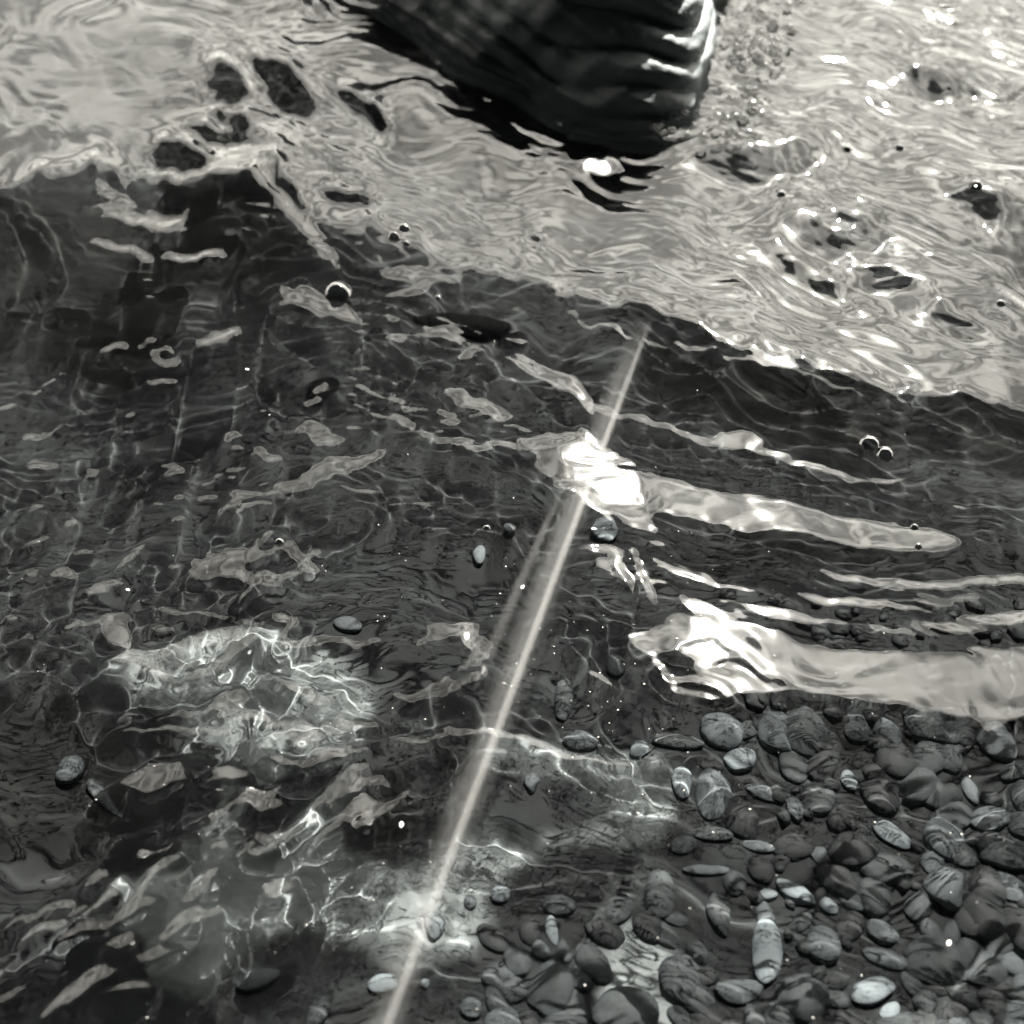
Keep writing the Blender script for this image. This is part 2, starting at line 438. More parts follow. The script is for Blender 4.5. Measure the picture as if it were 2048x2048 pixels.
def build_water():
    nt_, ny_ = 900, 920
    core = np.linspace(-1.25, 1.25, nt_)
    ext = 1.25 + np.cumsum(0.004 * 1.22 ** np.arange(1, 36))
    t = np.concatenate([-ext[::-1], core, ext])
    # rows: evenly spaced in view angle, then stretched out to the far shore
    dep = np.linspace(math.radians(24), math.radians(84), ny_)[::-1]
    yc = CAM_H / np.tan(dep)
    y_far = yc[-1] + np.cumsum(0.004 * 1.22 ** np.arange(1, 48))
    y_near = yc[0] - np.cumsum(0.002 * 1.25 ** np.arange(1, 40))
    y = np.concatenate([y_near[::-1], yc, y_far])
    w = 0.24 + 0.30 * np.clip(y, 0, 1.3)
    X = t[None, :] * w[:, None]
    Y = np.repeat(y[:, None], len(t), 1)
    U, V = topx(X, Y)
    rim = sstep(0.0, 0.06, np.minimum(np.minimum(X - GX0 - 0.02, GX0 + GS - 0.06 - X), np.minimum(Y - GY0 - 0.005, GY0 + GS - 0.05 - Y)))
    H = rim * sample(facet_heights(), (X - GX0) / GS * GN - 0.5, (Y - GY0) / GS * GN - 0.5, True)
    global WU, WV, WH
    WU, WV, WH = U, V, H
    ny, nx = X.shape
    verts = np.stack([X, Y, H], 2).reshape(-1, 3).astype(np.float32)
    idx = np.arange(ny * nx).reshape(ny, nx)
    q = np.stack([idx[:-1, :-1], idx[:-1, 1:], idx[1:, 1:], idx[1:, :-1]], 2).reshape(-1, 4).astype(np.int32)
    me = bpy.data.meshes.new("water")
    me.vertices.add(len(verts)); me.vertices.foreach_set("co", verts.ravel())
    me.loops.add(q.size); me.loops.foreach_set("vertex_index", q.ravel())
    me.polygons.add(len(q)); me.polygons.foreach_set("loop_start", np.arange(0, q.size, 4, dtype=np.int32))
    me.polygons.foreach_set("loop_total", np.full(len(q), 4, np.int32))
    me.update(); me.validate()
    me.shade_smooth()
    o = bpy.data.objects.new("water", me)
    col.objects.link(o)
    return o

wm, t_ = material("clear_water")
gl = N(t_, 'ShaderNodeBsdfGlass', IOR=1.42, Roughness=0.035)
ou = t_.nodes.new('ShaderNodeOutputMaterial')
t_.links.new(gl.outputs[0], ou.inputs['Surface'])
water = build_water()
water.data.materials.append(wm)
water.cycles.is_caustics_caster = True
tag(water, kind='structure')

# ----------------------------------------------------------------- bed
def bed_depth(x, y):
    u, v = topx(x, y)
    d = 0.060 + 0.035 * sstep(700, 100, u) * sstep(1300, 700, v) + 0.02 * sstep(1100, 600, v)
    return d
LIGHT_WEB = [  # web of caustic light painted into the bed colour
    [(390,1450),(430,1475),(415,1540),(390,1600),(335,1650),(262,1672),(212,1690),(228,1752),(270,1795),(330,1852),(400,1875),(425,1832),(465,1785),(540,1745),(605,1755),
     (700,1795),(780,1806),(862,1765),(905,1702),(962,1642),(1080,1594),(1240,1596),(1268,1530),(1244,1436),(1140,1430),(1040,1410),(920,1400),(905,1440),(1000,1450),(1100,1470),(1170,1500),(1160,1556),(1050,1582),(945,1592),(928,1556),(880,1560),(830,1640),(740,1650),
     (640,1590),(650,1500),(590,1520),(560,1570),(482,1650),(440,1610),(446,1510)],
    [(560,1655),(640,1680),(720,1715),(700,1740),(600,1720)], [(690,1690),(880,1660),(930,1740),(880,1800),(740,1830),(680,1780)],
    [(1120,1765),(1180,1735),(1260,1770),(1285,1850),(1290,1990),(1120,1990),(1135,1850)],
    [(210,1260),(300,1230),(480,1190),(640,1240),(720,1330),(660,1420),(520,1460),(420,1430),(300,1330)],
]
PAINTED_DARK = [[(-140,375),(160,370),(300,400),(420,420),(560,440),(520,520),(340,560),(320,640),(240,740),(100,700),(-140,700)], [(330,360),(500,350),(560,470),(520,500),(380,430)],  # dark reflections of the water painted into the bed colour
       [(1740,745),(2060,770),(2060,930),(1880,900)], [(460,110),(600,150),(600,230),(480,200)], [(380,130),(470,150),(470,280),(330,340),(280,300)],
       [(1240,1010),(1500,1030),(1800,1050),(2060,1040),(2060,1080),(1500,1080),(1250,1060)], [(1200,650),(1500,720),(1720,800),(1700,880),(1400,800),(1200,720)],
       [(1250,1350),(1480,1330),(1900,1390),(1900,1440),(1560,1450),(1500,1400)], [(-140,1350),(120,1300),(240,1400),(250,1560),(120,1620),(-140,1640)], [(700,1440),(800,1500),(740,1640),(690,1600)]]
def build_bed():
    core = np.linspace(-0.85, 0.85, 440)
    ext = 0.85 + np.cumsum(0.006 * 1.28 ** np.arange(1, 28))
    sx = np.concatenate([-ext[::-1], core, ext])
    n = len(sx)
    X, Y = np.meshgrid(sx, sx + 0.6)
    Z = -bed_depth(X, Y) + 0.0012 * waves(X, Y, 20, 0.05, 0.3, 0, 3.0, 5)
    # painted caustic light and dark: where they lie as seen through the level surface
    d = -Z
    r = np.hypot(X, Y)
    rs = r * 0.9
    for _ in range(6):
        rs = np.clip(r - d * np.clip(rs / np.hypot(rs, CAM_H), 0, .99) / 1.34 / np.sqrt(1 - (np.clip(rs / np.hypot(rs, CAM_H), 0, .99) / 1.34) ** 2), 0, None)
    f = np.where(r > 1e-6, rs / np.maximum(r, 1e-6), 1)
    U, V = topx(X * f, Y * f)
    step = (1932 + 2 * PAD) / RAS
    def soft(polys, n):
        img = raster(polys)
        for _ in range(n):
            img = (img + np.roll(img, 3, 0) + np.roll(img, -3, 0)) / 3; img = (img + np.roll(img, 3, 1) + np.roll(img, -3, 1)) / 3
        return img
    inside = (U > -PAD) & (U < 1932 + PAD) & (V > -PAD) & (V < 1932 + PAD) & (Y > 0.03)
    painted_dark = sample(soft(PAINTED_DARK, 9), (U + PAD) / step - 0.5, (V + PAD) / step - 0.5) * inside
    light_web = sample(soft(LIGHT_WEB, 5), (U + PAD) / step - 0.5, (V + PAD) / step - 0.5) * inside
    idx = np.arange(n * n).reshape(n, n)
    q = np.stack([idx[:-1, :-1], idx[:-1, 1:], idx[1:, 1:], idx[1:, :-1]], 2).reshape(-1, 4)
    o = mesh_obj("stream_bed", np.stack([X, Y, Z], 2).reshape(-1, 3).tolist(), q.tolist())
    at = o.data.attributes.new("light_web", 'FLOAT', 'POINT')
    at.data.foreach_set("value", light_web.ravel().astype(np.float32))
    at = o.data.attributes.new("painted_dark", 'FLOAT', 'POINT')
    at.data.foreach_set("value", painted_dark.ravel().astype(np.float32))
    return o
bm_, t_ = material("silt_with_painted_light")
pb = N(t_, 'ShaderNodeBsdfPrincipled', Roughness=0.9)
tcn = t_.nodes.new('ShaderNodeTexCoord')
nz = N(t_, 'ShaderNodeTexNoise', Scale=38.0, Detail=6.0)
t_.links.new(tcn.outputs['Object'], nz.inputs['Vector'])
rp = t_.nodes.new('ShaderNodeValToRGB')
rp.color_ramp.elements[0].position = 0.3; rp.color_ramp.elements[1].position = 0.75
rp.color_ramp.elements[0].color = (0.0075, 0.0090, 0.0097, 1)
rp.color_ramp.elements[1].color = (0.0215, 0.0255, 0.0275, 1)
t_.links.new(nz.outputs['Fac'], rp.inputs[0])
at = t_.nodes.new('ShaderNodeAttribute'); at.attribute_name = "light_web"
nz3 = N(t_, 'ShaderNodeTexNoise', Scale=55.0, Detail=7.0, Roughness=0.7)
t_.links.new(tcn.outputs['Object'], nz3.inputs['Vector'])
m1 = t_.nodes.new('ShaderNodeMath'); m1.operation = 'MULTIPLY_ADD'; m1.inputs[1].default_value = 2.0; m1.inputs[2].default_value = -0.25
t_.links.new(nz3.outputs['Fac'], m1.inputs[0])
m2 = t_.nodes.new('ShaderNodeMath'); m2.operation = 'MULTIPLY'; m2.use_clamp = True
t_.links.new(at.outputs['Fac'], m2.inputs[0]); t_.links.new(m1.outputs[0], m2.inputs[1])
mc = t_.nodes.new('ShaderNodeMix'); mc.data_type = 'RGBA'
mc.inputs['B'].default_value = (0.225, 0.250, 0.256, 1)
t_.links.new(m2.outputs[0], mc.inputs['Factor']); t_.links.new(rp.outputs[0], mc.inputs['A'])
md_ = t_.nodes.new('ShaderNodeAttribute'); md_.attribute_name = "painted_dark"
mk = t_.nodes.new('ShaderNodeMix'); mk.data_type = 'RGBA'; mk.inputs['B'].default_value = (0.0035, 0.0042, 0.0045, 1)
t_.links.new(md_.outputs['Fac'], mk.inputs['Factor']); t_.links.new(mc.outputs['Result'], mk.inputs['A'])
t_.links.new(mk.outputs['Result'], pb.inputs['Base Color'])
ou = t_.nodes.new('ShaderNodeOutputMaterial'); t_.links.new(pb.outputs[0], ou.inputs['Surface'])
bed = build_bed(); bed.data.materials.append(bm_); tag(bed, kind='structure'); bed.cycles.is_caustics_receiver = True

# ----------------------------------------------------------------- unseen slab added above and behind the viewer to block the sky
def build_sky_blocker():
    n, m = 120, 40
    xs = np.linspace(-14, 14, n)
    verts, faces = [], []
    rr = np.random.default_rng(4)
    ph = rr.random(8) * 6.28
    for j in range(m):
        tt = j / (m - 1)
        for x in xs:
            e = 3.1 - 0.38 * np.clip(x, -4, 1.6) + 0.07 * math.sin(x * 1.9 + ph[0]) + 0.06 * math.sin(x * 4.3 + ph[1]) + 0.03 * math.sin(x * 9.1 + ph[2])
            y = e - tt * 16
            z = 3.0 - 3.6 * float(sstep(0.55, 1.0, tt)) - 3.2 * float(sstep(8, 13.5, abs(x))) * float(sstep(0.0, 0.25, tt)) + 0.04 * math.sin(x * 1.3 + y * 0.9 + ph[3]) + 0.08 * math.sin(x * 2.7 - y * 2.1 + ph[4])
            verts.append((x, y, z))
    for j in range(m):
        tt = j / (m - 1)
        for i, x in enumerate(xs):
            vx = verts[j * n + i]
            verts.append((vx[0], vx[1] - 0.1, vx[2] + 0.9))
    def quad(a, b, c, d): faces.append((a, b, c, d))
    o2 = n * m
    for j in range(m - 1):
        for i in range(n - 1):
            a = j * n + i
            quad(a, a + 1, a + n + 1, a + n)
            quad(o2 + a, o2 + a + n, o2 + a + n + 1, o2 + a + 1)
    for i in range(n - 1):
        quad(i, o2 + i, o2 + i + 1, i + 1)
    return mesh_obj("sky_blocker", verts, faces)
rm, t_ = material("dark_blocker")
pr = N(t_, 'ShaderNodeBsdfPrincipled', Roughness=0.8)
nz = N(t_, 'ShaderNodeTexNoise', Scale=3.0, Detail=8.0)
rp = t_.nodes.new('ShaderNodeValToRGB')
rp.color_ramp.elements[0].color = (0.045, 0.055, 0.060, 1)
rp.color_ramp.elements[1].color = (0.10, 0.120, 0.128, 1)
t_.links.new(nz.outputs['Fac'], rp.inputs[0]); t_.links.new(rp.outputs[0], pr.inputs['Base Color'])
ou = t_.nodes.new('ShaderNodeOutputMaterial'); t_.links.new(pr.outputs[0], ou.inputs['Surface'])
ov = build_sky_blocker(); ov.data.materials.append(rm); tag(ov, kind='structure')

# ----------------------------------------------------------------- ridged rock at the top
def surface(px, py):
    """the point of the rippled water seen at a picture position"""
    i = np.argmin((WU - px) ** 2 + (WV - py) ** 2)
    j, k = np.unravel_index(i, WU.shape)
    z = float(WH[j, k])
    x, y = ground(px, py, z)
    return Vector((float(x), float(y), z))

def build_rock():
    front = [(640, -90), (715, -30), (772, 20), (815, 66), (917, 114), (983, 140), (1049, 184), (1159, 216), (1260, 226), (1313, 216), (1335, 180), (1352, 88), (1368, 20), (1380, -60)]
    gx, gy = ground([p[0] for p in front], [p[1] for p in front])
    pts = list(zip(gx, gy))
    pts += [(0.30, 1.30), (0.24, 1.60), (0.0, 1.75), (-0.25, 1.6), (-0.33, 1.35)]
    P = np.array(pts)
    # closed Catmull-Rom, evenly resampled
    n = len(P); out = []
    for i in range(n):
        p0, p1, p2, p3 = P[i - 1], P[i], P[(i + 1) % n], P[(i + 2) % n]
        for t in np.linspace(0, 1, 30, endpoint=False):
            out.append(0.5 * (2 * p1 + (p2 - p0) * t + (2 * p0 - 5 * p1 + 4 * p2 - p3) * t * t + (3 * p1 - p0 - 3 * p2 + p3) * t ** 3))
    C = np.array(out)
    cum = np.concatenate([[0], np.cumsum(np.linalg.norm(np.diff(np.vstack([C, C[:1]]), axis=0), axis=1))])
    M = 420
    u = np.linspace(0, cum[-1], M, endpoint=False)
    C = np.stack([np.interp(u, cum, np.append(C[:, k], C[0, k])) for k in (0, 1)], 1)
    for _ in range(6):
        C = (np.roll(C, 1, 0) + C + np.roll(C, -1, 0)) / 3
    ctr = np.array([0.05, 1.30])
    R = 300
    verts, faces = [], []
    for j in range(R):
        q = j / (R - 1)
        z0 = -0.07 + 0.27 * math.sin(q * math.pi / 2) ** 0.9
        shrink = 1 - 0.98 * (q ** 2.0) - 0.02 * q
        for i in range(M):
            x, y = ctr + (C[i] - ctr) * shrink
            lvl = z0 / 0.0235
            bend = 0.55 * math.sin(x * 17 + 0.6) + 1.7 * sstep(0.09, 0.22, x) + 0.22 * math.sin(x * 41 + z0 * 30)
            s = (lvl + bend) % 1.0
            fold = abs(math.sin(math.pi * s)) ** 0.55 - 0.8          # rounded folds parted by narrow grooves
            amp = 0.017 * (0.8 + 0.2 * math.sin(x * 23 + 5 * math.sin(z0 * 40)))
            rough = 0.0022 * math.sin(x * 160 + z0 * 90) * math.sin(y * 130 + z0 * 210) + 0.0012 * math.sin(x * 390 + 1) * math.sin(z0 * 420 + y * 300)
            lump = 0.016 * math.sin(x * 29 + 2) * math.sin(y * 37 + z0 * 25)
            d = fold * amp + rough + lump
            nv = C[i] - ctr
            nv = nv / np.linalg.norm(nv)
            verts.append((x + nv[0] * d * 0.8, y + nv[1] * d * 0.8, z0 + d * 0.5))
    for j in range(R - 1):
        for i in range(M):
            a, b = j * M + i, j * M + (i + 1) % M
            faces.append((a, b, b + M, a + M))
    faces.append(tuple((R - 1) * M + i for i in range(M)))
    return mesh_obj("ridged_rock", verts, faces)

wr, t_ = material("wet_rock")
pr = N(t_, 'ShaderNodeBsdfPrincipled', Roughness=0.6)
tcn = t_.nodes.new('ShaderNodeTexCoord')
nz = N(t_, 'ShaderNodeTexNoise', Scale=22.0, Detail=8.0)
t_.links.new(tcn.outputs['Object'], nz.inputs['Vector'])
rp = t_.nodes.new('ShaderNodeValToRGB')
rp.color_ramp.elements[0].position = 0.3; rp.color_ramp.elements[1].position = 0.75
rp.color_ramp.elements[0].color = (0.10, 0.117, 0.123, 1)
rp.color_ramp.elements[1].color = (0.26, 0.29, 0.295, 1)
bp = N(t_, 'ShaderNodeBump', Strength=0.5, Distance=0.002)
nz2 = N(t_, 'ShaderNodeTexNoise', Scale=180.0, Detail=6.0)
t_.links.new(tcn.outputs['Object'], nz2.inputs['Vector'])
t_.links.new(nz2.outputs['Fac'], bp.inputs['Height']); t_.links.new(bp.outputs[0], pr.inputs['Normal'])
t_.links.new(nz.outputs['Fac'], rp.inputs[0]); t_.links.new(rp.outputs[0], pr.inputs['Base Color'])
ou = t_.nodes.new('ShaderNodeOutputMaterial'); t_.links.new(pr.outputs[0], ou.inputs['Surface'])
rock = build_rock(); rock.data.materials.append(wr)
tag(rock, 'large dark wet rock with curved ridges rising from the water at the top', 'rock')

# ----------------------------------------------------------------- pebbles under the water
def stone_mesh(name, seed, sub=3, angular=0.0):
    import bmesh
    bm = bmesh.new()
    bmesh.ops.create_icosphere(bm, subdivisions=sub, radius=1.0)
    r = random.Random(seed)
    dirs = [Vector((r.gauss(0, 1), r.gauss(0, 1), r.gauss(0, 1))).normalized() for _ in range(7)]
    offs = [r.uniform(0.72, 0.95) for _ in dirs]
    ph = [r.uniform(0, 6.28) for _ in range(6)]
    for v in bm.verts:
        n = v.co.normalized()
        k = 1 + 0.09 * math.sin(2.1 * n.x + ph[0]) * math.sin(1.7 * n.y + ph[1]) + 0.06 * math.sin(3.7 * n.y + 2.9 * n.z + ph[2])
        p = n * k
        for d, o in zip(dirs, offs):          # flattened faces, as on broken and worn stones
            e = p.dot(d) - o
            if e > 0:
                p -= d * e * (0.45 + 0.5 * angular)
        v.co = p
    me = bpy.data.meshes.new(name)
    bm.to_mesh(me); bm.free(); me.shade_smooth()
    return me

def stone_material(name, lo, hi, scale=4.0):
    m, t = material(name)
    p = N(t, 'ShaderNodeBsdfPrincipled', Roughness=0.75)
    tcn = t.nodes.new('ShaderNodeTexCoord')
    oi = t.nodes.new('ShaderNodeObjectInfo')
    ad = t.nodes.new('ShaderNodeVectorMath'); ad.operation = 'ADD'
    t.links.new(tcn.outputs['Object'], ad.inputs[0]); t.links.new(oi.outputs['Random'], ad.inputs[1])
    nz = N(t, 'ShaderNodeTexNoise', Scale=scale, Detail=7.0, Roughness=0.65)
    t.links.new(ad.outputs[0], nz.inputs['Vector'])
    rp = t.nodes.new('ShaderNodeValToRGB')
    rp.color_ramp.elements[0].position = 0.3; rp.color_ramp.elements[1].position = 0.72
    rp.color_ramp.elements[0].color = (*lo, 1); rp.color_ramp.elements[1].color = (*hi, 1)
    t.links.new(nz.outputs['Fac'], rp.inputs[0]); t.links.new(rp.outputs[0], p.inputs['Base Color'])
    o = t.nodes.new('ShaderNodeOutputMaterial'); t.links.new(p.outputs[0], o.inputs['Surface'])
    return m
def cool(v): return (v * 0.85, v * 1.0, v * 1.08)
STONE = {'pale': stone_material("pale_stone", cool(0.13), cool(0.24)), 'mid': stone_material("grey_stone", cool(0.06), cool(0.115)),
         'dim': stone_material("slate_stone", cool(0.028), cool(0.062)), 'dark': stone_material("dark_stone", cool(0.014), cool(0.032)),
         'black': stone_material("black_reflection", cool(0.003), cool(0.008))}
SHAPES = [stone_mesh("pebble_shape", 30 + i, 3, 0.3 * (i % 3)) for i in range(12)]
MESHES = {}
def stone_data(shape, tone):
    if (shape, tone) not in MESHES:
        me = SHAPES[shape].copy(); me.name = "pebble"; me.materials.append(STONE[tone]); MESHES[(shape, tone)] = me
    return MESHES[(shape, tone)]

def stone(name, px, py, rx, ry, rot, tone, shape, label, cat='pebble', group=None, lift=0.45):
    """a stone on the bed, seen at px, py with half-axes rx, ry in picture units"""
    x0, y0 = ground(px, py)
    dpt = float(bed_depth(np.array(float(x0)), np.array(float(y0))))
    p = through_water(px, py, dpt - 0.01)
    dist = (p - Vector((0, 0, CAM_H))).length
    unit = dist * TANH / 966 * 0.98
    fore = max(0.55, math.sin(math.atan2(CAM_H + dpt, p.y)))
    a, b = rx * unit, ry * unit / fore
    o = bpy.data.objects.new(name, stone_data(shape, tone))
    h = min(a, b) * 0.62
    o.scale = (a, b, h)
    o.location = (p.x, p.y, -dpt + h * lift)
    o.rotation_euler = (random.uniform(-.12, .12), random.uniform(-.12, .12), math.radians(rot))
    o.cycles.is_caustics_receiver = tone != 'black'
    col.objects.link(o)
    tag(o, label, cat, group)
    return o

HAND = [  # picture position, half sizes, turn, tone, label
    (1446, 1790, 27, 52, -8, 'pale', 'tall pale smooth pebble left of the round grey one at lower right'),
    (1557, 1779, 30, 34, 0, 'mid', 'round light grey pebble right of the tall pale one'),
    (1502, 1680, 36, 19, -35, 'pale', 'bright white tilted pebble above the tall pale one'),
    (1452, 1684, 15, 11, 0, 'pale', 'small bright pebble at the left end of the white tilted one'),
    (1647, 1870, 38, 21, 5, 'pale', 'pale flat oval pebble near the bottom edge at right'),
    (1396, 1427, 31, 24, 20, 'pale', 'pale angular pebble below the broad lower glint'),
    (1290, 1472, 19, 24, 0, 'pale', 'pale square pebble at the right end of the bright web'),
    (1606, 1467, 14, 18, 0, 'pale', 'small bright upright pebble among the dark ones at right'),
    (1502, 1523, 17, 21, 0, 'mid', 'grey egg-shaped pebble left of the small bright upright one'),
    (1685, 1568, 36, 18, -40, 'pale', 'pale pointed pebble tilted down to the right'),
    (1432, 1585, 28, 14, -12, 'mid', 'low grey oval pebble below the egg-shaped one'),
    (1548, 1604, 15, 17, 0, 'mid', 'small grey triangular pebble at lower right centre'),
    (1348, 1565, 38, 15, 0, 'dim', 'wide flat slate pebble above the thin flat one'),
    (1336, 1637, 44, 10, 0, 'mid', 'thin flat light grey pebble lying level'),
    (1786, 1675, 40, 44, 20, 'mid', 'large mottled grey stone near the right edge'),
    (1868, 1538, 36, 25, 10, 'mid', 'grey blocky pebble by the right edge above the mottled stone'),
    (1898, 1612, 36, 24, -20, 'dim', 'slate pebble touching the right edge'),
    (1665, 1750, 30, 18, -30, 'mid', 'grey tilted pebble below the row of small stones'),
    (1676, 1802, 40, 19, -12, 'mid', 'light grey pebble with a pale crown at lower right'),
    (1442, 1492, 30, 14, -25, 'mid', 'grey sloping pebble left of the egg-shaped one'),
    (1280, 1385, 52, 20, -8, 'dim', 'long slate stone just under the lower glint'),
    (1566, 1704, 18, 12, -30, 'pale', 'small pale pebble right of the white tilted one'),
    (1834, 1482, 12, 22, 5, 'mid', 'narrow upright grey pebble near the right edge'),
    (1398, 1863, 40, 21, 5, 'mid', 'grey broad pebble below the tall pale one'),
    (1684, 1907, 16, 11, 0, 'pale', 'tiny pale pebble on the bottom edge at right'),
    (1886, 1398, 26, 32, 0, 'mid', 'round grey stone under the right end of the lower glint'),
    (1358, 1720, 22, 44, 12, 'dim', 'tall slate pebble left of the tall pale one'),
    (1095, 1394, 31, 23, 0, 'mid', 'round grey stone right of the beam below the glint'),
    (1207, 1406, 20, 23, 0, 'pale', 'pale upright pebble between round grey stone and web'),
    (1062, 1316, 19, 43, -3, 'dim', 'tall dim stone right of the beam'),
    (1043, 1750, 11, 24, 12, 'pale', 'small slim bright pebble at bottom centre'),
    (1021, 1788, 15, 19, 25, 'mid', 'small grey pebble below the slim bright one'),
    (799, 1851, 9, 9, 0, 'pale', 'tiny round white pebble left of bottom centre'),
    (945, 1680, 18, 16, 0, 'pale', 'pale pebble right of the beam near the bottom'),
    (885, 1698, 12, 16, 0, 'mid', 'small grey pebble close right of the beam'),
    (818, 1740, 18, 20, 0, 'pale', 'round pale pebble where the beam meets the bed'),
    (718, 1851, 26, 16, 0, 'pale', 'pale flat pebble left of the beam at the bottom'),
    (890, 1898, 20, 20, 0, 'mid', 'round grey pebble at the bottom edge right of the beam'),
    (1004, 1468, 15, 20, 0, 'mid', 'grey pebble in the bright web by the beam'),
    (655, 1168, 28, 18, -15, 'mid', 'grey oval pebble left of the beam at mid height'),
    (128, 1447, 22, 22, 0, 'mid', 'round dim pebble on the dark left side'),
    (190, 1490, 58, 11, -35, 'dim', 'dim sunken twig-shaped stone on the dark left side'),
    (905, 1040, 12, 17, 8, 'pale', 'small pale oval pebble left of the beam below the glint'),
    (1140, 992, 26, 22, 0, 'pale', 'pale blurred pebble under the long glint'),
    (962, 990, 14, 11, -20, 'mid', 'small grey pebble left of the beam under the glint'),
    (1165, 1250, 20, 24, 0, 'dim', 'dim pebble at the left end of the lower glint'),
    (480, 1840, 34, 18, 15, 'mid', 'light grey oval pebble at the lower left'),
    (600, 1905, 20, 28, -20, 'dim', 'slate pebble on the bottom edge left of the beam'),
    (1180, 1905, 60, 40, 0, 'dim', 'large slate stone on the bottom edge at centre'),
    (880, 605, 95, 20, -10, 'black', 'long black pointed body standing for a dark reflection under the wave crest'),  # added black body in place of a dark reflection on the water
]
LIGHT_WEB_IMG = raster(LIGHT_WEB)
def light_web_at(px, py):
    step = (1932 + 2 * PAD) / RAS
    return LIGHT_WEB_IMG[min(RAS - 1, int((py + PAD) / step)), min(RAS - 1, int((px + PAD) / step))]
taken = []
for i, (px, py, rx, ry, rot, tone, label) in enumerate(HAND):
    name = 'stone' if max(rx, ry) > 55 else 'pebble'
    o = stone(name, px, py, rx, ry, rot, tone, i % 12, label, 'stone' if name == 'stone' else 'pebble')
    taken.append((px, py, max(rx, ry)))

# the many alike pebbles round them
rnd = random.Random(21)
fill = []
tries = 0
while len(fill) < 120 and tries < 9000:
    tries += 1
    px, py = rnd.uniform(-30, 1962), 640 + 1320 * rnd.random() ** 0.6
    dens = float(max(sstep(1200, 1330, px) * sstep(1330, 1450, py), sstep(900, 1000, px) * sstep(1680, 1760, py)) * 0.97)
    if light_web_at(px, py) > 0.3:
        continue
    if rnd.random() > dens:
        continue
    if np.interp(px, [q[0] for q in CREST], [q[1] for q in CREST]) + 20 > py:
        continue
    r = rnd.uniform(22, 50)
    if any((px - a) ** 2 + (py - b) ** 2 < (0.55 * (r + c)) ** 2 for a, b, c in fill) or any((px - a) ** 2 + (py - b) ** 2 < (0.85 * (r + min(c, 55))) ** 2 for a, b, c in taken):
        continue
    fill.append((px, py, r))
for px, py, r in fill:
    tone = rnd.choices(['dark', 'dim', 'mid'], [0.34, 0.48, 0.18])[0]
    label = {'dark': 'dark wet pebble among its like on the stream bed', 'dim': 'slate grey pebble among darker ones on the stream bed',
             'mid': 'lighter grey pebble lying among slate ones on the stream bed'}[tone]
    stone('pebble', px, py, r, r * rnd.uniform(0.5, 0.95), rnd.uniform(-90, 90), tone, rnd.randrange(12), label, 'pebble',
          {'dark': 'dark pebbles on the bed', 'dim': 'slate grey pebbles on the bed', 'mid': 'lighter grey pebbles on the bed'}[tone], 0.05)

def build_gravel():
    r = np.random.default_rng(9)
    base = stone_mesh("gravel_shape", 77, 1)
    bv = np.array([v.co[:] for v in base.vertices]); bf = np.array([p.vertices[:] for p in base.polygons])
    vs_, fs = [], []
    n = 500
    for i in range(n):
        x, y = r.uniform(0.12, 0.45), r.uniform(0.0, 0.36)
        rad = r.uniform(0.003, 0.009)
        sc = rad * np.array([1, r.uniform(0.6, 1), r.uniform(0.4, 0.7)])
        a = r.uniform(0, 6.28)
        v = bv * sc
        v = np.stack([v[:, 0] * math.cos(a) - v[:, 1] * math.sin(a), v[:, 0] * math.sin(a) + v[:, 1] * math.cos(a), v[:, 2]], 1)
        v += np.array([x, y, -float(bed_depth(np.array(x), np.array(y))) + 0.001])
        fs.append(bf + i * len(bv)); vs_.append(v)
    me = bpy.data.meshes.new("gravel")
    me.from_pydata(np.concatenate(vs_).tolist(), [], np.concatenate(fs).tolist())
    me.shade_smooth(); me.materials.append(stone_material("gravel_stone", cool(0.015), cool(0.035), 45.0))
    o = bpy.data.objects.new("gravel", me); col.objects.link(o)
    o.cycles.is_caustics_receiver = True
    return tag(o, 'fine dark gravel between the pebbles on the stream bed', 'gravel', kind='stuff')
build_gravel()

# ----------------------------------------------------------------- bubbles
bb, t_ = material("bubble_film")
tr = N(t_, 'ShaderNodeBsdfTransparent'); tr.inputs['Color'].default_value = (0.30, 0.31, 0.31, 1)
gs = N(t_, 'ShaderNodeBsdfGlossy', Roughness=0.03)
fr = N(t_, 'ShaderNodeFresnel', IOR=3.4)
mx = t_.nodes.new('ShaderNodeMixShader')
t_.links.new(fr.outputs[0], mx.inputs[0]); t_.links.new(tr.outputs[0], mx.inputs[1]); t_.links.new(gs.outputs[0], mx.inputs[2])
ou = t_.nodes.new('ShaderNodeOutputMaterial'); t_.links.new(mx.outputs[0], ou.inputs['Surface'])
bb2, t_ = material("froth_film")
tr = N(t_, 'ShaderNodeBsdfTransparent'); tr.inputs['Color'].default_value = (0.9, 0.9, 0.9, 1)
gs = N(t_, 'ShaderNodeBsdfGlossy', Roughness=0.05)
tl = N(t_, 'ShaderNodeBsdfTranslucent'); tl.inputs['Color'].default_value = (0.8, 0.8, 0.78, 1)
fr = N(t_, 'ShaderNodeFresnel', IOR=1.6)
m0 = t_.nodes.new('ShaderNodeMixShader'); m0.inputs[0].default_value = 0.65
mx = t_.nodes.new('ShaderNodeMixShader')
t_.links.new(tr.outputs[0], m0.inputs[1]); t_.links.new(tl.outputs[0], m0.inputs[2])
t_.links.new(fr.outputs[0], mx.inputs[0]); t_.links.new(m0.outputs[0], mx.inputs[1]); t_.links.new(gs.outputs[0], mx.inputs[2])
ou = t_.nodes.new('ShaderNodeOutputMaterial'); t_.links.new(mx.outputs[0], ou.inputs['Surface'])
